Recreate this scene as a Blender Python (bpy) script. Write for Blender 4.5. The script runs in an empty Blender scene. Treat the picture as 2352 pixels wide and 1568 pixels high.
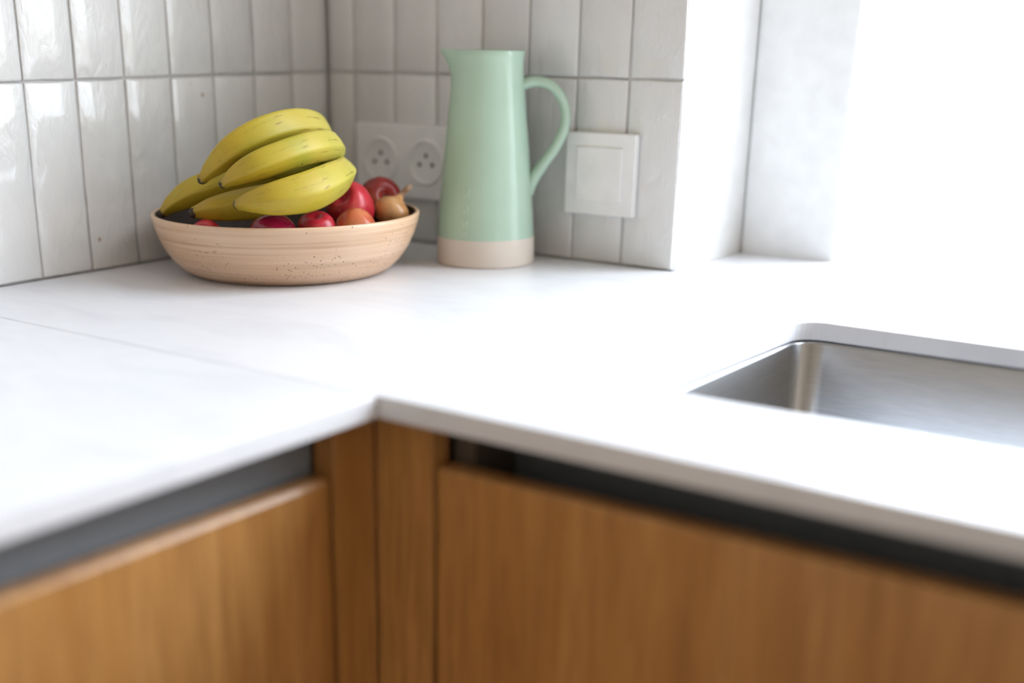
import bpy, bmesh, math, random
from mathutils import Vector, Matrix, Euler

# ------------------------------------------------------------------ camera, world, lights, exposure
# z = 0 is the worktop surface, the floor lies 0.90 m below it.
# x runs along the back wall, y towards it (y = 0 tile face), x = 0 is the left tile face.
scene = bpy.context.scene
col = scene.collection
PI = math.pi
rad = math.radians
random.seed(7)

cam_data = bpy.data.cameras.new('camera')
cam = bpy.data.objects.new('camera', cam_data)
col.objects.link(cam)
cam.location = (1.1833, -1.3038, 0.2447)
cam.rotation_euler = (rad(90 - 21.262), 0, rad(37.995))
cam_data.sensor_width = 36.0
cam_data.lens = 3017.6 / 2352 * 36.0
cam_data.shift_x = 0.0789
cam_data.shift_y = 0.19664
cam_data.clip_start = 0.02
cam_data.dof.use_dof = True
cam_data.dof.focus_distance = 1.285
cam_data.dof.aperture_fstop = 1.7
cam_data.dof.aperture_blades = 0
scene.camera = cam

world = bpy.data.worlds.new('overcast_sky')
scene.world = world
world.use_nodes = True
bg = world.node_tree.nodes['Background']
# overcast sky: three times as bright overhead as at the horizon, dull ground below
wt = world.node_tree
tc = wt.nodes.new('ShaderNodeTexCoord')
sx = wt.nodes.new('ShaderNodeSeparateXYZ')
wr = wt.nodes.new('ShaderNodeValToRGB')
wt.links.new(tc.outputs['Generated'], sx.inputs[0])
mr = wt.nodes.new('ShaderNodeMapRange')
mr.inputs['From Min'].default_value = -1.0
mr.inputs['From Max'].default_value = 1.0
wt.links.new(sx.outputs['Z'], mr.inputs['Value'])
wt.links.new(mr.outputs[0], wr.inputs['Fac'])
el = wr.color_ramp.elements
el[0].position, el[0].color = 0.49, (0.17, 0.165, 0.155, 1)
el[1].position, el[1].color = 1.0, (0.86, 0.94, 1.03, 1)
e2 = el.new(0.51)
e2.color = (0.295, 0.32, 0.35, 1)
wt.links.new(wr.outputs['Color'], bg.inputs['Color'])
bg.inputs['Strength'].default_value = 18.2


def portal(name, loc, rot, sx, sy):
    ld = bpy.data.lights.new(name, 'AREA')
    ld.shape = 'RECTANGLE'
    ld.size, ld.size_y = sx, sy
    ld.cycles.is_portal = True
    o = bpy.data.objects.new(name, ld)
    o.location, o.rotation_euler = loc, rot
    col.objects.link(o)


WX0, WX1, WTOP, WREV = 0.498, 2.40, 1.55, 0.168      # window beside the tiles
portal('window_daylight', ((WX0 + WX1) / 2, 0.32, WTOP / 2), (rad(-90), 0, 0), WX1 - WX0, WTOP)
RX = 2.7                                              # right wall of the room

vs = scene.view_settings
vs.view_transform = 'Standard'
vs.look = 'None'
vs.exposure = 0.0
vs.gamma = 1.0
vs.use_curve_mapping = False

# ------------------------------------------------------------------ helpers


def setp(o, label=None, cat=None, group=None, kind=None):
    if label: o['label'] = label
    if cat: o['category'] = cat
    if group: o['group'] = group
    if kind: o['kind'] = kind
    return o


def empty(name, loc=(0, 0, 0)):
    o = bpy.data.objects.new(name, None)
    o.empty_display_size = 0.05
    o.location = loc
    col.objects.link(o)
    return o


def link(name, me, mat=None, parent=None, loc=None, smooth=False):
    """link mesh data as an object; world-space loc is kept under an Empty parent"""
    o = bpy.data.objects.new(name, me)
    col.objects.link(o)
    if mat is not None and not me.materials:
        me.materials.append(mat)
    if smooth:
        for p in me.polygons: p.use_smooth = True
    if parent is not None:
        o.parent = parent
    L = Vector(loc) if loc is not None else Vector((0, 0, 0))
    q = parent
    while q is not None:
        L = L - q.location
        q = q.parent
    o.location = L
    return o


def bm_obj(name, bm, mat=None, parent=None, smooth=False, bevel=0, seg=2, loc=None):
    bmesh.ops.recalc_face_normals(bm, faces=bm.faces[:])
    me = bpy.data.meshes.new(name)
    bm.to_mesh(me)
    bm.free()
    o = link(name, me, mat, parent, loc, smooth)
    if bevel:
        m = o.modifiers.new('bevel', 'BEVEL')
        m.width, m.segments, m.limit_method, m.angle_limit = bevel, seg, 'ANGLE', rad(35)
        m.harden_normals = False
    return o


def add_box(bm, a, b):
    x0, y0, z0 = a
    x1, y1, z1 = b
    v = [bm.verts.new(p) for p in ((x0, y0, z0), (x1, y0, z0), (x1, y1, z0), (x0, y1, z0),
                                   (x0, y0, z1), (x1, y0, z1), (x1, y1, z1), (x0, y1, z1))]
    for f in ((0, 3, 2, 1), (4, 5, 6, 7), (0, 1, 5, 4), (1, 2, 6, 5), (2, 3, 7, 6), (3, 0, 4, 7)):
        bm.faces.new([v[i] for i in f])
    return v


def boxes(name, lst, mat, parent=None, bevel=0, seg=2):
    bm = bmesh.new()
    for a, b in lst: add_box(bm, a, b)
    return bm_obj(name, bm, mat, parent, bevel=bevel, seg=seg)


def lathe(bm, prof, n=48, mat=Matrix(), closed_profile=False):
    """prof: list of (r, z); points with r = 0 become poles"""
    rings = []
    for r, z in prof:
        if r < 1e-6:
            rings.append([bm.verts.new(mat @ Vector((0, 0, z)))])
        else:
            rings.append([bm.verts.new(mat @ Vector((r * math.cos(2 * PI * k / n), r * math.sin(2 * PI * k / n), z))) for k in range(n)])
    m = len(rings)
    for i in range(m if closed_profile else m - 1):
        A, B = rings[i], rings[(i + 1) % m]
        for k in range(n):
            k2 = (k + 1) % n
            if len(A) == 1 and len(B) == 1: continue
            if len(A) == 1: bm.faces.new((A[0], B[k], B[k2]))
            elif len(B) == 1: bm.faces.new((A[k], A[k2], B[0]))
            else: bm.faces.new((A[k], A[k2], B[k2], B[k]))


def catmull(P, n):
    """P: list of tuples, n samples per span"""
    out = []
    Q = [Vector(p) if len(p) <= 4 else p for p in P]
    for i in range(len(Q) - 1):
        p0, p1, p2, p3 = Q[max(i - 1, 0)], Q[i], Q[i + 1], Q[min(i + 2, len(Q) - 1)]
        for k in range(n):
            t = k / n
            out.append(0.5 * ((2 * p1) + (p2 - p0) * t + (2 * p0 - 5 * p1 + 4 * p2 - p3) * t * t + (3 * p1 - p0 - 3 * p2 + p3) * t ** 3))
    out.append(Q[-1])
    return out


def tube(bm, pts, seg=20, shape=None, flat=1.0, uvs=None, up=Vector((0, 0, 1))):
    """pts: list of Vector(x,y,z,r); parallel-transported cross sections, closed ends"""
    C = [Vector(p[:3]) for p in pts]
    n = len(C)
    T = [(C[min(i + 1, n - 1)] - C[max(i - 1, 0)]).normalized() for i in range(n)]
    u = up - T[0] * up.dot(T[0])
    u.normalize()
    rings = []
    for i in range(n):
        u = u - T[i] * u.dot(T[i])
        u.normalize()
        w = T[i].cross(u)
        r = pts[i][3]
        ring = []
        for k in range(seg):
            a = 2 * PI * k / seg
            s = shape(a) if shape else 1.0
            ring.append(bm.verts.new(C[i] + (u * math.cos(a) + w * (math.sin(a) * flat)) * r * s))
        rings.append(ring)
    uvl = bm.loops.layers.uv.verify()
    for i in range(n - 1):
        for k in range(seg):
            k2 = (k + 1) % seg
            f = bm.faces.new((rings[i][k], rings[i][k2], rings[i + 1][k2], rings[i + 1][k]))
            for lp, (a, b) in zip(f.loops, ((i, k), (i, k + 1), (i + 1, k + 1), (i + 1, k))):
                lp[uvl].uv = (a / (n - 1), b / seg)
    for ring, t in ((rings[0], 0.0), (rings[-1], 1.0)):
        f = bm.faces.new(ring)
        for lp in f.loops: lp[uvl].uv = (t, 0.5)


# ------------------------------------------------------------------ materials


class NT:
    def __init__(self, name):
        self.m = bpy.data.materials.new(name)
        self.m.use_nodes = True
        self.t = self.m.node_tree
        self.b = self.t.nodes['Principled BSDF']

    def n(self, typ, **kw):
        nd = self.t.nodes.new(typ)
        for k, v in kw.items():
            if k in nd.inputs: nd.inputs[k].default_value = v
            else: setattr(nd, k, v)
        return nd

    def l(self, a, b):
        self.t.links.new(a, b)

    def p(self, **kw):
        for k, v in kw.items():
            self.b.inputs[k.replace('_', ' ')].default_value = v
        return self

    def mapping(self, src, scale=(1, 1, 1), loc=(0, 0, 0)):
        mp = self.n('ShaderNodeMapping')
        mp.inputs['Scale'].default_value = scale
        mp.inputs['Location'].default_value = loc
        self.l(src, mp.inputs['Vector'])
        return mp.outputs['Vector']

    def noise(self, vec, scale, detail=3, rough=0.5, dist=0.0):
        nd = self.n('ShaderNodeTexNoise')
        nd.inputs['Scale'].default_value = scale
        nd.inputs['Detail'].default_value = detail
        nd.inputs['Roughness'].default_value = rough
        nd.inputs['Distortion'].default_value = dist
        self.l(vec, nd.inputs['Vector'])
        return nd.outputs['Fac']

    def ramp(self, fac, stops, interp='LINEAR'):
        r = self.n('ShaderNodeValToRGB')
        r.color_ramp.interpolation = interp
        e = r.color_ramp.elements
        while len(e) < len(stops): e.new(0.5)
        for el, (p, c) in zip(e, stops):
            el.position = p
            el.color = (*c, 1) if len(c) == 3 else c
        self.l(fac, r.inputs['Fac'])
        return r.outputs['Color']

    def mix(self, fac, a, b, mode='MIX'):
        m = self.n('ShaderNodeMix', data_type='RGBA', blend_type=mode)
        for sock, v in ((m.inputs[0], fac), (m.inputs[6], a), (m.inputs[7], b)):
            if isinstance(v, (int, float)): sock.default_value = v
            elif isinstance(v, tuple): sock.default_value = (*v, 1) if len(v) == 3 else v
            else: self.l(v, sock)
        return m.outputs[2]

    def bump(self, h, strength, dist):
        b = self.n('ShaderNodeBump')
        b.inputs['Strength'].default_value = strength
        b.inputs['Distance'].default_value = dist
        self.l(h, b.inputs['Height'])
        self.l(b.outputs['Normal'], self.b.inputs['Normal'])

    def col(self, c):
        if isinstance(c, tuple): self.b.inputs['Base Color'].default_value = (*c, 1)
        else: self.l(c, self.b.inputs['Base Color'])

    @property
    def pos(self): return self.n('ShaderNodeNewGeometry').outputs['Position']

    @property
    def obj(self): return self.n('ShaderNodeTexCoord').outputs['Object']

    @property
    def uv(self): return self.n('ShaderNodeTexCoord').outputs['UV']


def plain(name, c, rough=0.5, metal=0.0, var=0.04, scale=40):
    t = NT(name)
    v = t.noise(t.obj, scale, 3)
    t.col(t.ramp(v, [(0.3, tuple(x * (1 - var) for x in c)), (0.7, tuple(min(1, x * (1 + var)) for x in c))]))
    t.p(Roughness=rough, Metallic=metal)
    return t.m


def make_tile():
    t = NT('glazed_tile')
    rnd = t.n('ShaderNodeObjectInfo').outputs['Random']
    tone = t.ramp(rnd, [(0.0, (0.65, 0.64, 0.63)), (0.35, (0.71, 0.705, 0.695)), (0.7, (0.75, 0.75, 0.745)), (1.0, (0.68, 0.665, 0.655))])
    pos = t.pos
    cloud = t.noise(pos, 22, 4)
    c = t.mix(t.ramp(cloud, [(0.35, (0.0, 0.0, 0.0)), (0.7, (0.30, 0.30, 0.30))]), tone, (0.79, 0.79, 0.785))
    pit = t.n('ShaderNodeTexVoronoi', feature='F1')
    pit.inputs['Scale'].default_value = 26
    t.l(pos, pit.inputs['Vector'])
    spot = t.ramp(pit.outputs['Distance'], [(0.0, (1, 1, 1)), (0.045, (1, 1, 1)), (0.075, (0, 0, 0))])
    keep = t.ramp(t.noise(pos, 9, 1), [(0.60, (0, 0, 0)), (0.66, (0.75, 0.75, 0.75))])
    c = t.mix(t.mix(1.0, spot, keep, 'MULTIPLY'), c, (0.34, 0.22, 0.15))
    t.col(c)
    t.p(Roughness=0.22, Coat_Weight=0.85, Coat_Roughness=0.05)
    wav = t.noise(t.mapping(pos, (1, 1, 0.45)), 62, 4.0, 0.55, 1.2)
    fine = t.noise(pos, 160, 2)
    h = t.mix(0.10, wav, fine)
    t.bump(h, 0.7, 0.0038)
    return t.m


def make_wood(name, axis='X'):
    """oak veneer, grain along z; axis is the horizontal axis of the panel"""
    t = NT(name)
    pos = t.pos
    sc = (1, 1, 0.045)
    big = t.noise(t.mapping(pos, (1, 1, 0.10)), 26, 3, 0.55, 0.4)
    grain = t.noise(t.mapping(pos, sc), 210, 5, 0.65, 0.5)
    pore = t.noise(t.mapping(pos, (1, 1, 0.022)), 520, 3, 0.6, 0.2)
    base = t.ramp(big, [(0.28, (0.38, 0.165, 0.042)), (0.50, (0.53, 0.260, 0.078)), (0.72, (0.63, 0.335, 0.118))])
    c = t.mix(t.ramp(grain, [(0.40, (0.62, 0.62, 0.62)), (0.56, (0, 0, 0))]), base, (0.33, 0.150, 0.045))
    c = t.mix(t.ramp(pore, [(0.30, (0.6, 0.6, 0.6)), (0.42, (0, 0, 0))]), c, (0.24, 0.105, 0.034))
    t.col(c)
    t.p(Roughness=0.34, Coat_Weight=0.45, Coat_Roughness=0.16)
    t.bump(grain, 0.08, 0.001)
    return t.m


def make_quartz():
    t = NT('white_quartz')
    pos = t.pos
    v = t.noise(t.mapping(pos, (1, 2.2, 1)), 7, 5, 0.6, 0.8)
    c = t.ramp(v, [(0.35, (0.71, 0.715, 0.76)), (0.55, (0.77, 0.775, 0.81)), (0.75, (0.74, 0.745, 0.785))])
    sp = t.n('ShaderNodeTexVoronoi', feature='F1')
    sp.inputs['Scale'].default_value = 70
    t.l(pos, sp.inputs['Vector'])
    dots = t.ramp(sp.outputs['Distance'], [(0.0, (1, 1, 1)), (0.05, (1, 1, 1)), (0.08, (0, 0, 0))])
    keep = t.ramp(t.noise(pos, 11, 2), [(0.60, (0, 0, 0)), (0.64, (0.8, 0.8, 0.8))])
    t.col(t.mix(t.mix(1.0, dots, keep, 'MULTIPLY'), c, (0.30, 0.29, 0.29)))
    t.p(Roughness=0.34)
    t.b.inputs['Specular IOR Level'].default_value = 0.4
    return t.m


def make_steel():
    t = NT('brushed_steel')
    s = t.noise(t.mapping(t.pos, (6, 6, 120)), 8, 3)
    t.col(t.ramp(s, [(0.3, (0.36, 0.37, 0.385)), (0.7, (0.42, 0.43, 0.445))]))
    t.p(Metallic=1.0, Roughness=0.28)
    return t.m


def make_clay():
    t = NT('speckled_stoneware')
    o = t.obj
    rings = t.noise(t.mapping(o, (0.6, 0.6, 55)), 5.5, 3, 0.6)
    patch = t.noise(o, 9, 3)
    c = t.ramp(rings, [(0.30, (0.46, 0.26, 0.135)), (0.44, (0.64, 0.40, 0.235)), (0.60, (0.71, 0.475, 0.31)), (0.8, (0.76, 0.55, 0.39))])
    c = t.mix(t.ramp(patch, [(0.40, (0, 0, 0)), (0.72, (0.55, 0.55, 0.55))]), c, (0.70, 0.54, 0.41))
    sp = t.n('ShaderNodeTexVoronoi', feature='F1')
    sp.inputs['Scale'].default_value = 230
    t.l(o, sp.inputs['Vector'])
    dots = t.ramp(sp.outputs['Distance'], [(0.0, (1, 1, 1)), (0.13, (1, 1, 1)), (0.22, (0, 0, 0))])
    keep = t.ramp(t.noise(o, 26, 2), [(0.52, (0, 0, 0)), (0.58, (0.9, 0.9, 0.9))])
    c = t.mix(t.mix(1.0, dots, keep, 'MULTIPLY'), c, (0.10, 0.055, 0.03))
    t.col(c)
    t.p(Roughness=0.30)
    t.bump(rings, 0.25, 0.0012)
    return t.m


def make_banana():
    t = NT('banana_peel')
    uv = t.uv
    sep = t.n('ShaderNodeSeparateXYZ')
    t.l(uv, sep.inputs['Vector'])
    o = t.obj
    blotch = t.noise(o, 28, 3)
    u = t.n('ShaderNodeMath', operation='ADD')
    sc = t.n('ShaderNodeMath', operation='MULTIPLY_ADD')
    sc.inputs[1].default_value = 0.16
    sc.inputs[2].default_value = -0.08
    t.l(blotch, sc.inputs[0])
    t.l(sep.outputs['X'], u.inputs[0])
    t.l(sc.outputs[0], u.inputs[1])
    c = t.ramp(u.outputs[0], [(0.0, (0.20, 0.14, 0.02)), (0.07, (0.36, 0.235, 0.012)), (0.25, (0.45, 0.295, 0.014)), (0.50, (0.48, 0.365, 0.028)), (0.72, (0.58, 0.49, 0.10)), (0.90, (0.42, 0.43, 0.07)), (1.0, (0.27, 0.30, 0.04))])
    grn = t.ramp(t.noise(o, 17, 2), [(0.50, (0, 0, 0)), (0.70, (0.5, 0.5, 0.5))])
    c = t.mix(grn, c, (0.29, 0.33, 0.025))
    brown = t.ramp(t.noise(t.mapping(uv, (4, 10, 1)), 2.6, 4, 0.62, 0.4), [(0.60, (0, 0, 0)), (0.70, (0.85, 0.85, 0.85))])
    c = t.mix(brown, c, (0.19, 0.115, 0.014))
    sp = t.n('ShaderNodeTexVoronoi', feature='F1')
    sp.inputs['Scale'].default_value = 130
    t.l(o, sp.inputs['Vector'])
    dots = t.ramp(sp.outputs['Distance'], [(0.0, (1, 1, 1)), (0.14, (1, 1, 1)), (0.22, (0, 0, 0))])
    keep = t.ramp(t.noise(o, 60, 2), [(0.63, (0, 0, 0)), (0.68, (0.85, 0.85, 0.85))])
    c = t.mix(t.mix(1.0, dots, keep, 'MULTIPLY'), c, (0.07, 0.035, 0.012))
    t.col(c)
    t.p(Roughness=0.48)
    t.b.inputs['Subsurface Weight'].default_value = 0.0
    t.bump(t.noise(o, 90, 3), 0.12, 0.001)
    return t.m


def make_fruit(name, c0, c1, c2, rough=0.28, streak=10):
    t = NT(name)
    o = t.obj
    big = t.noise(o, 32, 3, 0.55, 0.3)
    st = t.noise(t.mapping(o, (1, 1, 0.25)), 150, 3, 0.6)
    c = t.ramp(big, [(0.32, c0), (0.52, c1), (0.74, c2)])
    c = t.mix(t.ramp(st, [(0.42, (0.45, 0.45, 0.45)), (0.60, (0, 0, 0))]), c, c0)
    sp = t.n('ShaderNodeTexVoronoi', feature='F1')
    sp.inputs['Scale'].default_value = 260
    t.l(o, sp.inputs['Vector'])
    dots = t.ramp(sp.outputs['Distance'], [(0.0, (0.35, 0.35, 0.35)), (0.12, (0.3, 0.3, 0.3)), (0.2, (0, 0, 0))])
    c = t.mix(dots, c, c2)
    t.col(c)
    t.p(Roughness=rough)
    return t.m


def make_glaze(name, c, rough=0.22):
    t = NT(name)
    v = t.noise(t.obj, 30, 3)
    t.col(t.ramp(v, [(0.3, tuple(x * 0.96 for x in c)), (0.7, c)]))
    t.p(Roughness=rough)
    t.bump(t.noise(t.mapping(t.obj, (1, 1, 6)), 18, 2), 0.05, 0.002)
    return t.m


def make_glass():
    t = NT('window_glass')
    nt = t.t
    nt.nodes.remove(t.b)
    tr = t.n('ShaderNodeBsdfTransparent')
    gl = t.n('ShaderNodeBsdfGlossy')
    gl.inputs['Roughness'].default_value = 0.0
    lw = t.n('ShaderNodeLayerWeight')
    pw = t.n('ShaderNodeMath', operation='POWER')
    pw.inputs[1].default_value = 5.0
    t.l(lw.outputs['Facing'], pw.inputs[0])
    fr = t.n('ShaderNodeMath', operation='MULTIPLY_ADD')   # Schlick reflectance of clear glass
    fr.inputs[1].default_value = 0.96
    fr.inputs[2].default_value = 0.04
    t.l(pw.outputs[0], fr.inputs[0])
    mx = t.n('ShaderNodeMixShader')
    t.l(fr.outputs[0], mx.inputs[0])
    t.l(tr.outputs[0], mx.inputs[1])
    t.l(gl.outputs[0], mx.inputs[2])
    t.l(mx.outputs[0], nt.nodes['Material Output'].inputs['Surface'])
    return t.m


def make_rail():
    t = NT('dark_brushed_rail')
    s = t.noise(t.mapping(t.pos, (8, 8, 400)), 6, 3)
    t.col(t.ramp(s, [(0.3, (0.14, 0.16, 0.185)), (0.7, (0.215, 0.24, 0.275))]))
    t.p(Roughness=0.42)
    return t.m


M_TILE = make_tile()
M_GROUT = plain('grey_grout', (0.52, 0.51, 0.50), 0.9)
M_PAINT = plain('white_paint', (0.82, 0.82, 0.81), 0.6)
M_FLOOR = plain('oak_floor', (0.07, 0.045, 0.028), 0.45)
M_WARM = plain('warm_wall_paint', (0.86, 0.74, 0.60), 0.7)
M_CEIL = plain('ceiling_paint', (0.80, 0.75, 0.68), 0.8)
M_QUARTZ = make_quartz()
M_WOOD = make_wood('oak_veneer')
M_RAIL = make_rail()
M_INNER = plain('cabinet_interior', (0.10, 0.075, 0.055), 0.7)
M_STEEL = make_steel()
M_PVC = plain('white_frame', (0.86, 0.88, 0.89), 0.35)
M_GLASS = make_glass()
M_PLASTIC = plain('white_plastic', (0.86, 0.86, 0.86), 0.30)
M_HOLE = plain('socket_hole', (0.02, 0.02, 0.022), 0.6)
M_PIN = plain('socket_pin_grey', (0.10, 0.085, 0.085), 0.5)
M_CLAY = make_clay()
M_LINING = make_glaze('shaded_brown_glaze', (0.030, 0.017, 0.010), 0.6)  # dark glaze with the fruit's shade inside the bowl mixed into its colour
M_BANANA = make_banana()
M_TIP = plain('banana_tip_brown', (0.045, 0.03, 0.012), 0.7)
M_CROWN = plain('banana_crown', (0.20, 0.17, 0.04), 0.6)
M_APPLE = make_fruit('red_apple_skin', (0.42, 0.012, 0.024), (0.60, 0.030, 0.050), (0.70, 0.12, 0.11))
M_DARKAPPLE = make_fruit('dark_apple_skin', (0.20, 0.008, 0.008), (0.30, 0.016, 0.012), (0.42, 0.10, 0.04))
M_ORANGE = make_fruit('blush_apple_skin', (0.50, 0.07, 0.03), (0.66, 0.19, 0.08), (0.72, 0.34, 0.14))
M_MAGENTA = make_fruit('magenta_apple_skin', (0.22, 0.004, 0.025), (0.34, 0.010, 0.05), (0.48, 0.06, 0.11), 0.16)
M_STALK = plain('brown_stalk', (0.10, 0.06, 0.03), 0.7)
M_ONION = make_fruit('onion_skin', (0.46, 0.21, 0.07), (0.62, 0.33, 0.14), (0.72, 0.45, 0.24), 0.25)
M_HUSK = plain('dry_husk', (0.32, 0.20, 0.12), 0.8)
M_MINT = make_glaze('mint_glaze', (0.435, 0.59, 0.465), 0.20)
M_MARK = make_glaze('pale_mint_print', (0.49, 0.645, 0.51), 0.3)
M_RAWCLAY = make_glaze('beige_raw_clay', (0.70, 0.62, 0.54), 0.65)

# ------------------------------------------------------------------ room shell
ZF, ZT = -0.90, 1.65
YB = -2.5                                             # wall behind the camera
floor = boxes('floor', [((-0.3, YB - 0.2, ZF - 0.1), (RX + 0.3, 0.3, ZF))], M_FLOOR)
setp(floor, 'oak coloured floor of the kitchen below the cabinets', 'floor', kind='structure')
ceil = boxes('ceiling', [((-0.3, YB - 0.2, ZT), (RX + 0.3, 0.3, ZT + 0.1))], M_CEIL)
setp(ceil, 'cream ceiling above the kitchen', 'ceiling', kind='structure')
wall_left = boxes('wall_left', [((-0.25, YB, ZF), (-0.010, 0.30, ZT))], M_PAINT)
setp(wall_left, 'left wall clad in glossy off-white tiles with window glare', 'wall', kind='structure')
wall_back = boxes('wall_back', [((-0.010, 0.010, ZF), (WX0, 0.30, ZT)),
                                ((WX0, 0.010, ZF), (WX1, 0.30, -0.101)),
                                ((WX0, 0.010, WTOP), (WX1, 0.30, ZT)),
                                ((WX1, 0.010, ZF), (RX, 0.30, ZT))], M_PAINT)
setp(wall_back, 'shaded tiled back wall with sockets, ending at the window', 'wall', kind='structure')
wall_right = boxes('wall_right', [((RX, YB, ZF), (RX + 0.25, 0.30, ZT))], M_WARM)
setp(wall_right, 'warm beige right wall outside the view', 'wall', kind='structure')
wall_front = boxes('wall_front', [((-0.25, YB - 0.2, ZF), (RX + 0.25, YB, ZT))], M_WARM)
setp(wall_front, 'warm beige wall behind the camera', 'wall', kind='structure')

# ---- tiles: six wobbly handmade variants, shared by all tile objects
TP, TH, TCUT = 0.0650, 0.1975, 0.0434
GAP = 0.0024


def tile_mesh(w, h, seed):
    """tile in local coords: width along x, height along z, face at y = 0 looking to -y"""
    rng = random.Random(seed)
    bm = bmesh.new()
    us = (0.0, 0.025, 0.35, 0.65, 0.975, 1.0)
    ws = (0.0, 0.010, 0.25, 0.5, 0.75, 0.990, 1.0)
    nx, nz = len(us) - 1, len(ws) - 1
    ph = [rng.uniform(0, 6.28) for _ in range(6)]
    vs_ = []
    for j in range(nz + 1):
        row = []
        for i in range(nx + 1):
            x = (us[i] - 0.5) * w
            z = (ws[j] - 0.5) * h
            e = 0.00045
            if i in (0, nx): x += e * math.sin(j * 1.3 + ph[0] + i)
            if j in (0, nz): z += e * math.sin(i * 1.7 + ph[1] + j)
            y = 0.00025 * math.sin(3.1 * x / w + ph[2]) + 0.0004 * math.sin(4.5 * z / h + ph[3])
            if i in (0, nx) or j in (0, nz): y += 0.0007
            row.append(bm.verts.new((x, y, z)))
        vs_.append(row)
    for j in range(nz):
        for i in range(nx):
            bm.faces.new((vs_[j][i], vs_[j][i + 1], vs_[j + 1][i + 1], vs_[j + 1][i]))
    rim = [vs_[0][i] for i in range(nx + 1)] + [vs_[j][nx] for j in range(1, nz + 1)] + \
          [vs_[nz][i] for i in range(nx - 1, -1, -1)] + [vs_[j][0] for j in range(nz - 1, 0, -1)]
    back = [bm.verts.new((v.co.x, 0.0095, v.co.z)) for v in rim]
    for k in range(len(rim)):
        k2 = (k + 1) % len(rim)
        bm.faces.new((rim[k2], rim[k], back[k], back[k2]))
    me = bpy.data.meshes.new('tile')
    bmesh.ops.recalc_face_normals(bm, faces=bm.faces[:])
    bm.to_mesh(me)
    bm.free()
    for p in me.polygons: p.use_smooth = abs(p.normal.y) > 0.8
    me.materials.append(M_TILE)
    return me


TILES = [tile_mesh(TP - GAP, TH - GAP, s) for s in range(6)]
CUTS = [tile_mesh(TCUT - GAP, TH - GAP, 20 + s) for s in range(3)]
rng = random.Random(3)


def lay_tile(me, loc, left, parent):
    o = bpy.data.objects.new('tile', me)
    col.objects.link(o)
    o.parent = parent
    tilt = (rng.uniform(-.006, .006), rng.uniform(-.002, .002), rng.uniform(-.010, .010))
    o.rotation_euler = (tilt[0], tilt[1], tilt[2] + (rad(90) if left else 0))
    d = rng.uniform(-0.0004, 0.0008)
    o.location = Vector(loc) + (Vector((-d, 0, 0)) if left else Vector((0, d, 0)))


for r in range(3):
    z = (r + 0.5) * TH
    for k in range(19):
        lay_tile(TILES[rng.randrange(6)], (0, -(k + 0.5) * TP, z), True, wall_left)
    lay_tile(CUTS[r], (TCUT / 2, 0, z), False, wall_back)
    for k in range(7):
        lay_tile(TILES[rng.randrange(6)], (TCUT + (k + 0.5) * TP, 0, z), False, wall_back)
boxes('grout', [((-0.0100, -19 * TP, 0.0), (-0.0022, 0.0, 3 * TH))], M_GROUT, wall_left)
boxes('grout', [((0.0, 0.0022, 0.0), (WX0 - 0.0005, 0.0100, 3 * TH))], M_GROUT, wall_back)

# ---- window beside the tiles
win = empty('window_1', (WX0, WREV, 0))
setp(win, 'white framed window glowing with daylight beside the tiled wall', 'window', kind='structure')
FW, FD = 0.118, 0.07                                  # the bottom rail sits below the sill line
boxes('window_frame', [((WX0, WREV, -0.10), (WX0 + FW, WREV + FD, WTOP)), ((WX1 - FW, WREV, -0.10), (WX1, WREV + FD, WTOP)),
                       ((WX0 + FW, WREV, -0.10), (WX1 - FW, WREV + FD, -0.004)), ((WX0 + FW, WREV, WTOP - FW), (WX1 - FW, WREV + FD, WTOP))],
      M_PVC, win, bevel=0.006, seg=3)
boxes('pane', [((WX0 + FW - 0.004, WREV + 0.034, -0.008), (WX1 - FW + 0.004, WREV + 0.038, WTOP - FW + 0.004))], M_GLASS, win)
boxes('window_sill', [((WX0, 0.0005, -0.020), (WX1, WREV, 0.0))], M_QUARTZ, win, bevel=0.0015)

# ------------------------------------------------------------------ worktop, sink, cabinets
W1, W2 = 0.585, 0.601                # depth of the left and of the right run
WT = 0.0168
XEND, YEND = 1.46, -1.25
SKX0, SKX1, SKY0, SKY1, SKR = 0.718, 1.255, -0.460, -0.158, 0.022


def rrect(x0, x1, y0, y1, r, n=6):
    pts = []
    for cx, cy, a0 in ((x1 - r, y1 - r, 0), (x0 + r, y1 - r, 90), (x0 + r, y0 + r, 180), (x1 - r, y0 + r, 270)):
        for k in range(n + 1):
            a = rad(a0 + 90 * k / n)
            pts.append((cx + r * math.cos(a), cy + r * math.sin(a)))
    return pts


worktop = empty('worktop', (0, 0, -WT))
setp(worktop, 'white L-shaped worktop with a hairline joint, carrying bowl and jug', 'worktop')
bm = bmesh.new()
outer = [(0.0003, -W2 + 0.0002), (XEND, -W2), (XEND, -0.0003), (0.0003, -0.0003)]
edges = []
for loop in (outer, rrect(SKX0, SKX1, SKY0, SKY1, SKR)):
    vv = [bm.verts.new((x, y, 0)) for x, y in loop]
    edges += [bm.edges.new((vv[i], vv[(i + 1) % len(vv)])) for i in range(len(vv))]
res = bmesh.ops.triangle_fill(bm, use_beauty=True, use_dissolve=False, edges=edges)
faces = bm.faces[:]
ext = bmesh.ops.extrude_face_region(bm, geom=faces)
bmesh.ops.translate(bm, verts=[g for g in ext['geom'] if isinstance(g, bmesh.types.BMVert)], vec=(0, 0, -WT))
bmesh.ops.dissolve_limit(bm, angle_limit=rad(1), verts=bm.verts[:], edges=bm.edges[:])
bm_obj('slab', bm, M_QUARTZ, worktop, bevel=0.0012, seg=2)
boxes('slab', [((0.0003, YEND, -WT), (W1, -W2 - 0.0006, 0.0))], M_QUARTZ, worktop, bevel=0.0007, seg=1)

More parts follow.
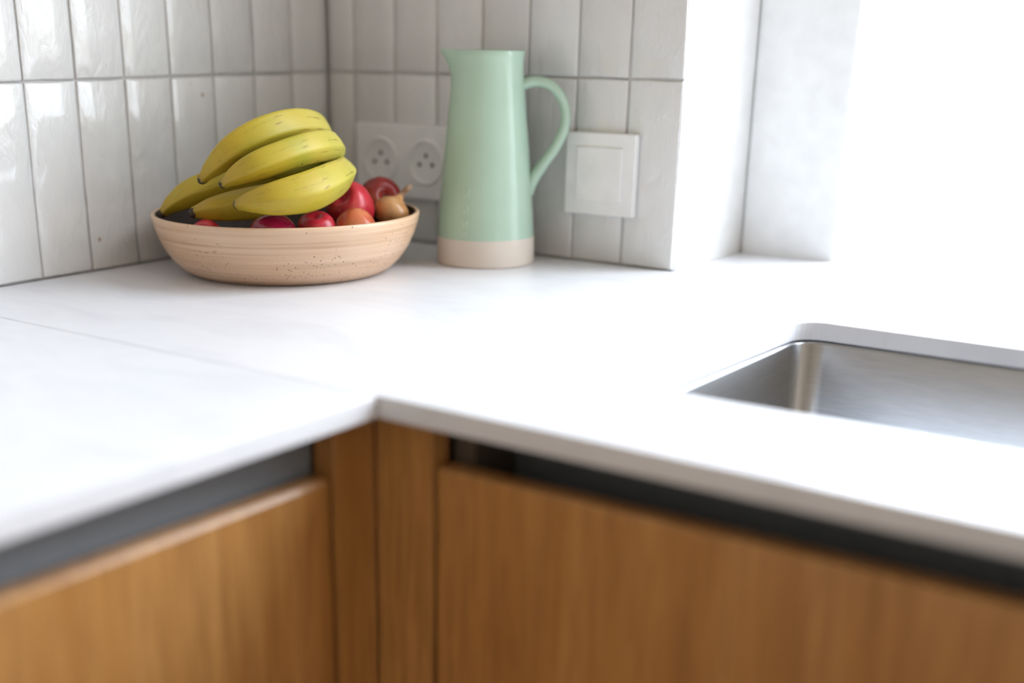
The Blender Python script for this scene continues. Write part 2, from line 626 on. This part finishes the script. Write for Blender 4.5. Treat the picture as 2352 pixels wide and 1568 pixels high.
# sink
sink = empty('sink', (SKX0, SKY0, -0.22))
setp(sink, 'undermount stainless steel sink set into the white worktop', 'sink')
bm = bmesh.new()
rings = []
prof = [(-0.020, -WT - 0.0022, 0.03), (-0.0005, -WT - 0.0022, SKR), (0.0, -WT - 0.0036, SKR + 0.002), (0.001, -0.185, SKR + 0.004), (0.006, -0.197, SKR + 0.004), (0.020, -0.203, SKR + 0.004)]
for off, z, r in prof:
    rings.append([bm.verts.new((x, y, z)) for x, y in rrect(SKX0 + off, SKX1 - off, SKY0 + off, SKY1 - off, r, 8)])
for A, B in zip(rings, rings[1:]):
    for k in range(len(A)):
        k2 = (k + 1) % len(A)
        bm.faces.new((A[k], A[k2], B[k2], B[k]))
bm.faces.new(rings[-1])
o = bm_obj('basin', bm, M_STEEL, sink, smooth=True)
m = o.modifiers.new('thickness', 'SOLIDIFY')
m.thickness, m.offset = 0.0012, -1
bm = bmesh.new()
lathe(bm, [(0, -0.2026), (0.030, -0.2026), (0.034, -0.2010), (0.043, -0.2010), (0.045, -0.2028)], 40, Matrix.Translation(((SKX0 + SKX1) / 2, -0.3125, 0)))
bm_obj('drain', bm, M_STEEL, sink, smooth=True)

# cabinets
FX, FY = W1 - 0.020, -W2 + 0.020     # front planes of the two runs
DT = 0.020                            # door thickness
ZD, ZDR = -0.0590, -0.0515            # top of the left and of the right door
ZP = -0.78                            # bottom of the doors
YF0, XF0 = -0.6275, 0.6200            # outer ends of the corner filler

filler = empty('corner_filler', (FX, FY, ZP))
setp(filler, 'oak corner post of two narrow panels between the cabinet fronts', 'cabinet filler')
boxes('panel', [((FX - DT, YF0, ZP), (FX, FY - 0.0005, -WT - 0.0005))], M_WOOD, filler, bevel=0.0008)
boxes('panel', [((FX + 0.0005, FY, ZP), (XF0, FY + DT, -WT - 0.0005))], M_WOOD, filler, bevel=0.0008)

cl = empty('base_cabinet', (0.3, -0.93, ZF))
setp(cl, 'left oak base cabinet, its door top catching a bright streak of light', 'cabinet')
ya, yb = YF0 - 0.003, -1.235
boxes('carcass', [((0.02, yb, ZP), (FX - DT - 0.004, yb + 0.018, -WT - 0.0005)), ((0.02, ya - 0.018, ZP), (FX - DT - 0.004, ya, -WT - 0.0005)),
                  ((0.02, yb + 0.018, ZP), (FX - DT - 0.004, ya - 0.018, ZP + 0.018)), ((0.02, yb + 0.018, ZP + 0.018), (0.03, ya - 0.018, -WT - 0.0005))], M_INNER, cl)
boxes('door', [((FX - DT, yb, ZP), (FX, ya, ZD))], M_WOOD, cl, bevel=0.0032, seg=1)
boxes('handle_rail', [((FX - DT - 0.004, yb, ZD - 0.03), (FX - DT - 0.001, ya, -WT - 0.0006))], M_RAIL, cl)
boxes('plinth', [((0.02, yb, ZF), (FX - 0.06, ya, ZP - 0.002))], M_WOOD, cl)

cr = empty('base_cabinet', (1.0, -0.3, ZF))
setp(cr, 'shaded oak sink cabinet below the basin, its wide front out of focus', 'cabinet')
xa, xb = XF0 + 0.003, 1.445
yc = FY + DT + 0.004
boxes('carcass', [((xa, yc, ZP), (xa + 0.018, -0.02, -WT - 0.0005)), ((xb - 0.018, yc, ZP), (xb, -0.02, -WT - 0.0005)),
                  ((xa + 0.018, yc, ZP), (xb - 0.018, -0.02, ZP + 0.018)), ((xa + 0.018, -0.03, ZP + 0.018), (xb - 0.018, -0.02, -WT - 0.0005))], M_INNER, cr)
boxes('door', [((xa, FY, ZP), (xb, FY + DT, ZDR))], M_WOOD, cr, bevel=0.0030, seg=3)
boxes('handle_rail', [((xa + 0.019, FY + DT + 0.055, ZDR - 0.06), (xb - 0.019, FY + DT + 0.058, -WT - 0.0040))], M_RAIL, cr)
boxes('plinth', [((xa, FY + 0.06, ZF), (xb, -0.02, ZP - 0.002))], M_WOOD, cr)

# ------------------------------------------------------------------ sockets and switch
sock = empty('double_socket', (0.128, 0, 0.053))
setp(sock, 'white double wall socket with two round three-hole outlets', 'socket')
boxes('plate', [((0.0513, -0.0085, 0.0530), (0.2070, 0.0, 0.1395))], M_PLASTIC, sock, bevel=0.0018, seg=3)
for cx in (0.0925, 0.1635):
    T = Matrix.Translation((cx, -0.0083, 0.0968)) @ Matrix.Rotation(rad(90), 4, 'X')
    bm = bmesh.new()
    lathe(bm, [(0.0275, 0.0), (0.0270, 0.0018), (0.0255, 0.0026), (0.0235, 0.0022), (0.0222, 0.0006), (0.0215, 0.0004), (0, 0.0004)], 48, T)
    outl = bm_obj('outlet', bm, M_PLASTIC, sock, smooth=True)
    for hx, hz, mt in ((0, 0.0080, M_PIN), (-0.0098, -0.0026, M_HOLE), (0.0098, -0.0026, M_HOLE)):
        bm = bmesh.new()
        lathe(bm, [(0.0027, 0.0003), (0.0026, 0.0007), (0, 0.0007)], 20, Matrix.Translation((cx + hx, -0.0083, 0.0968 + hz)) @ Matrix.Rotation(rad(90), 4, 'X'))
        bm_obj('hole', bm, mt, outl)

sw = empty('light_switch', (0.406, 0, 0.053))
setp(sw, 'single white square light switch between jug and window', 'switch')
boxes('plate', [((0.3620, -0.0085, 0.0535), (0.4510, 0.0, 0.1415))], M_PLASTIC, sw, bevel=0.0018, seg=3)
boxes('rocker', [((0.3770, -0.0108, 0.0685), (0.4360, -0.0080, 0.1265))], M_PLASTIC, sw, bevel=0.0015, seg=2)

# ------------------------------------------------------------------ jug
JX, JY = 0.2989, -0.0714
jug = empty('jug', (JX, JY, 0))
setp(jug, 'tall mint green ceramic jug with beige base and loop handle', 'jug')
HD = Vector((0.85, 0.527, 0)).normalized()            # handle direction
SPD = -Vector((0.80, 0.60, 0)).normalized()           # spout direction
ang_s = math.atan2(SPD.y, SPD.x)


def jug_shell(z0, z1, base_cap):
    n = 72
    outer = [(0.0, 0.0540), (0.002, 0.0552), (0.030, 0.0548), (0.080, 0.0508), (0.130, 0.0462), (0.175, 0.0416), (0.200, 0.0392), (0.212, 0.0386), (0.219, 0.0392), (0.2250, 0.0402)]

    def R(z):
        for (a, ra), (b, rb) in zip(outer, outer[1:]):
            if a <= z <= b: return ra + (rb - ra) * (z - a) / (b - a)
        return outer[-1][1]
    zs = sorted({z0, z1} | {z for z, _ in outer if z0 < z < z1} | {z0 + (z1 - z0) * k / 14 for k in range(1, 14)})
    bm = bmesh.new()

    def ring(z, inset):
        out = []
        for k in range(n):
            a = 2 * PI * k / n
            d = (a - ang_s + PI) % (2 * PI) - PI
            lift = max(0.0, (z - 0.192) / 0.033)
            sp = math.exp(-(d / 0.33) ** 2) * 0.0125 * lift ** 1.6
            r = R(z) - inset + sp
            zz = z + math.exp(-(d / 0.4) ** 2) * 0.0015 * lift
            out.append(bm.verts.new((JX + r * math.cos(a), JY + r * math.sin(a), zz)))
        return out
    seq = [ring(z, 0) for z in zs]
    if base_cap:
        bm.faces.new(seq[0])
    else:
        seq.append(ring(z1 + 0.0012, 0.0018))
        seq += [ring(z, 0.0042) for z in reversed(zs)]
        bm.faces.new(seq[-1])
    for A, B in zip(seq, seq[1:]):
        for k in range(n):
            k2 = (k + 1) % n
            bm.faces.new((A[k], A[k2], B[k2], B[k]))
    return bm


body = bm_obj('body', jug_shell(0.0302, 0.2250, False), M_MINT, jug, smooth=True)
bm_obj('raw_base', jug_shell(0.0002, 0.0302, True), M_RAWCLAY, jug, smooth=True)
hp = [(0.036, 0.190), (0.050, 0.194), (0.066, 0.1915), (0.079, 0.180), (0.0855, 0.163), (0.0845, 0.146), (0.0755, 0.126), (0.062, 0.107), (0.0505, 0.089), (0.0475, 0.075)]
hr = [0.0062, 0.0058, 0.0056, 0.0056, 0.0056, 0.0058, 0.0060, 0.0064, 0.0070, 0.0052]
pts = [Vector((JX + HD.x * d, JY + HD.y * d, z, r)) for (d, z), r in zip(hp, hr)]
bm = bmesh.new()
tube(bm, catmull(pts, 6), 18, flat=1.35)
bm_obj('handle', bm, M_MINT, jug, smooth=True)
# four small pale marks one above the other, too blurred in the photograph to read
VW = Vector((-0.70, -0.714, 0))                       # side of the jug facing the room
for mz, mw, mh in ((0.0800, 0.0060, 0.0090), (0.0630, 0.0060, 0.0085), (0.0475, 0.0060, 0.0080), (0.0372, 0.0050, 0.0050)):
    a0 = ang_s + 1.12
    bm = bmesh.new()
    r = 0.0548 + (0.0508 - 0.0548) * (mz - 0.030) / 0.05 + 0.0002
    grid = []
    for j in range(3):
        row = []
        for i in range(5):
            a = a0 + (i / 4 - 0.5) * mw / r
            row.append(bm.verts.new((JX + r * math.cos(a), JY + r * math.sin(a), mz + (j / 2 - 0.5) * mh)))
        grid.append(row)
    for j in range(2):
        for i in range(4):
            if (i, j) in ((1, 1), (2, 0)): continue
            bm.faces.new((grid[j][i], grid[j][i + 1], grid[j + 1][i + 1], grid[j + 1][i]))
    o = bm_obj('printed_mark', bm, M_MARK, body)
    mm = o.modifiers.new('relief', 'SOLIDIFY')
    mm.thickness, mm.offset = 0.0006, 0

# ------------------------------------------------------------------ fruit bowl
BX, BY = 0.1594, -0.2490
bowl = empty('fruit_bowl', (BX, BY, 0))
setp(bowl, 'wide shallow beige stoneware bowl with throwing rings and dark speckles', 'bowl')
prof = [(0.0, 0.0015), (0.094, 0.0012), (0.1010, 0.0004), (0.1060, 0.0012), (0.1145, 0.0060), (0.1240, 0.0150), (0.1325, 0.0270), (0.1390, 0.0410), (0.1430, 0.0530),
        (0.1446, 0.0600), (0.1448, 0.0622), (0.1438, 0.0638), (0.1420, 0.0640), (0.1404, 0.0630), (0.1380, 0.0540), (0.1320, 0.0380), (0.1230, 0.0220), (0.1120, 0.0120), (0.0980, 0.0080), (0.05, 0.0070), (0.0, 0.0068)]
bm = bmesh.new()
lathe(bm, prof, 96)
bm_obj('shell', bm, M_CLAY, bowl, smooth=True, loc=(BX, BY, 0))
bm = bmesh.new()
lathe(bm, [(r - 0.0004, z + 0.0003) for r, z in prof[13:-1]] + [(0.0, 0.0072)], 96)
lining = bm_obj('shaded_glaze_lining', bm, M_LINING, bowl, smooth=True, loc=(BX, BY, 0))  # inner skin, coloured for both the glaze and the shade below the fruit
lining['label'] = 'brown glaze inside the bowl, its colour darkened for the shade under the fruit'

# ------------------------------------------------------------------ bananas
bunch = empty('banana_bunch', (0.19, -0.28, 0.08))
setp(bunch, 'bunch of five yellow bananas lying across the fruit bowl', 'bananas')
BAN = [
    [(0.1514, -0.3613, 0.1044, 0.0052), (0.1566, -0.3604, 0.1093, 0.0060), (0.1684, -0.3587, 0.1192, 0.0101), (0.186, -0.3486, 0.135, 0.0152), (0.1996, -0.3215, 0.1483, 0.0175), (0.2043, -0.282, 0.1539, 0.0174), (0.1971, -0.2403, 0.1493, 0.0151), (0.1763, -0.2047, 0.1335, 0.0113), (0.1602, -0.1855, 0.1192, 0.0072)],
    [(0.1921, -0.3706, 0.1035, 0.0048), (0.1964, -0.3692, 0.1061, 0.0056), (0.2062, -0.3639, 0.113, 0.0099), (0.223, -0.3517, 0.1226, 0.0137), (0.2351, -0.3218, 0.1316, 0.0147), (0.2368, -0.2853, 0.136, 0.015), (0.225, -0.2481, 0.1336, 0.0136), (0.2006, -0.216, 0.1219, 0.0107), (0.1658, -0.187, 0.1136, 0.0067)],
    [(0.2126, -0.3716, 0.0852, 0.0056), (0.2175, -0.371, 0.0864, 0.0066), (0.2281, -0.3663, 0.0888, 0.0103), (0.2462, -0.3529, 0.0922, 0.0158), (0.2582, -0.3231, 0.0966, 0.019), (0.2563, -0.2873, 0.1028, 0.0181), (0.2396, -0.2478, 0.1073, 0.0149), (0.207, -0.2167, 0.1088, 0.0112), (0.1667, -0.1861, 0.1075, 0.0067)],
    [(0.0872, -0.3609, 0.0661, 0.0050), (0.09, -0.3582, 0.0696, 0.0060), (0.098, -0.3532, 0.0769, 0.0096), (0.1137, -0.3421, 0.0872, 0.0141), (0.1335, -0.3229, 0.0953, 0.016), (0.1493, -0.2937, 0.0992, 0.0166), (0.1584, -0.2569, 0.1023, 0.0159), (0.1614, -0.2192, 0.1041, 0.0124), (0.1589, -0.1868, 0.1085, 0.0068)],
    [(0.1435, -0.3689, 0.0712, 0.0058), (0.146, -0.3651, 0.0723, 0.0067), (0.1548, -0.3539, 0.0741, 0.0112), (0.1679, -0.3356, 0.0763, 0.0148), (0.1863, -0.3065, 0.0798, 0.0167), (0.2008, -0.2757, 0.0842, 0.016), (0.1920, -0.2380, 0.0900, 0.0110), (0.189, -0.2133, 0.097, 0.0104), (0.1616, -0.1841, 0.1062, 0.0068)],
]


def facet(ph):
    return lambda a: 1.0 + 0.062 * math.cos(5 * (a + ph)) + 0.022 * math.cos(10 * (a + ph)) + 0.008 * math.cos(15 * (a + ph))


for i, P in enumerate(BAN):
    pts = catmull([Vector(p) for p in P], 7)
    bm = bmesh.new()
    tube(bm, pts, 40, facet(0.3 + 0.25 * i))
    b = bm_obj('banana', bm, M_BANANA, bunch, smooth=True)
    d = (Vector(P[0][:3]) - Vector(P[1][:3])).normalized()
    p0 = Vector(P[0][:3])
    r0 = P[0][3]
    bm = bmesh.new()
    q = [p0 - d * 0.0012, p0 + d * 0.0022, p0 + d * 0.0040]
    tube(bm, [Vector((*q[0], r0 * 1.04)), Vector((*q[1], r0 * 0.84)), Vector((*q[2], r0 * 0.50))], 12, facet(0.4))
    bm_obj('tip', bm, M_TIP, b, smooth=True)
bm = bmesh.new()
tube(bm, catmull([Vector((0.167, -0.196, 0.110, 0.012)), Vector((0.160, -0.183, 0.111, 0.014)), Vector((0.150, -0.166, 0.109, 0.011)), Vector((0.144, -0.156, 0.107, 0.008))], 5), 14)
bm_obj('crown', bm, M_CROWN, bunch, smooth=True)

# ------------------------------------------------------------------ apples and onion
AP = [(0.0, 0.80), (0.10, 0.815), (0.22, 0.90), (0.36, 0.975), (0.52, 0.985), (0.72, 0.90), (0.90, 0.68), (0.985, 0.38), (1.0, 0.08), (0.965, -0.26), (0.86, -0.58), (0.68, -0.82), (0.48, -0.94), (0.30, -0.95), (0.16, -0.90), (0.0, -0.86)]


def apple(loc, r, mat, label, rot=(0, 0, 0), squash=0.93, stalk=True):
    root = empty('apple', loc)
    setp(root, label, 'apple', 'apples in the fruit bowl')
    E3 = Euler(rot).to_matrix().to_4x4()
    sm = catmull([Vector((a, b)) for a, b in AP], 3)
    bm = bmesh.new()
    lathe(bm, [(max(0, p.x) * r, p.y * r * squash) for p in sm], 36, E3)
    bmesh.ops.remove_doubles(bm, verts=bm.verts[:], dist=1e-6)
    for v in bm.verts:
        a = math.atan2(v.co.y, v.co.x)
        v.co *= 1 + 0.012 * math.cos(5 * a + r * 900) + 0.010 * math.cos(2 * a + 1)
    bm_obj('flesh', bm, mat, root, smooth=True, loc=loc)
    if stalk:
        L = Vector(loc)
        a, b, c = (L + E3 @ Vector((0.0, 0, 0.76 * r * squash)), L + E3 @ Vector((0.03 * r, 0, 0.98 * r * squash)), L + E3 @ Vector((0.14 * r, 0.03 * r, 1.16 * r * squash)))
        bm = bmesh.new()
        tube(bm, catmull([Vector((*a, 0.0012)), Vector((*b, 0.0011)), Vector((*c, 0.0015))], 4), 8)
        bm_obj('stalk', bm, M_STALK, root, smooth=True)
    return root


apple((0.2250, -0.2170, 0.0680), 0.0250, M_APPLE, 'large rosy red apple to the right of the lowest banana', (0.9, 0.3, 0), 1.0, False)
apple((0.2054, -0.1486, 0.0674), 0.0250, M_DARKAPPLE, 'dark red apple at the back with its stalk hollow showing', (0.45, 1.15, 0), 0.97)
apple((0.2629, -0.2530, 0.0524), 0.0215, M_ORANGE, 'orange-blushed apple at the front rim below the large rosy apple', (0.2, 2.4, 0), 0.93, False)
apple((0.2450, -0.2935, 0.0535), 0.0198, M_APPLE, 'small red apple with a pale hollow on top near front rim', (0.28, 0.20, 0), 0.88, False)
apple((0.2250, -0.3360, 0.0520), 0.0224, M_MAGENTA, 'glossy deep magenta apple at the middle of the front rim', (1.6, 0.4, 0), 1.0, False)
apple((0.1558, -0.3625, 0.0475), 0.0168, M_APPLE, 'red apple peeking over the rim left below the bananas', (1.2, 0.2, 0.4), 1.0, False)

ON = (0.2480, -0.1770, 0.0610)
onion = empty('onion', ON)
setp(onion, 'shiny golden brown onion at the right edge of the bowl', 'onion')
E4 = Euler((-0.55, 0.25, 0)).to_matrix().to_4x4()
bm = bmesh.new()
lathe(bm, [(x * 0.0200, z * 0.0160) for x, z in ((0, -1.0), (0.30, -0.98), (0.62, -0.80), (0.88, -0.46), (1.0, -0.05), (0.95, 0.34), (0.76, 0.68), (0.48, 0.90), (0.27, 1.08), (0.17, 1.30), (0.0, 1.34))], 36, E4)
bm_obj('bulb', bm, M_ONION, onion, smooth=True, loc=ON)
bm = bmesh.new()
L = Vector(ON)
hs = [L + E4 @ Vector(p) for p in ((0, 0, 0.019), (0.001, 0.001, 0.025), (0.004, 0.0, 0.031), (0.005, 0.003, 0.036))]
tube(bm, catmull([Vector((*h, r)) for h, r in zip(hs, (0.0036, 0.0026, 0.0030, 0.0012))], 4), 10, lambda a: 1 + 0.25 * math.cos(3 * a), 0.6)
bm_obj('dry_neck', bm, M_HUSK, onion, smooth=True)
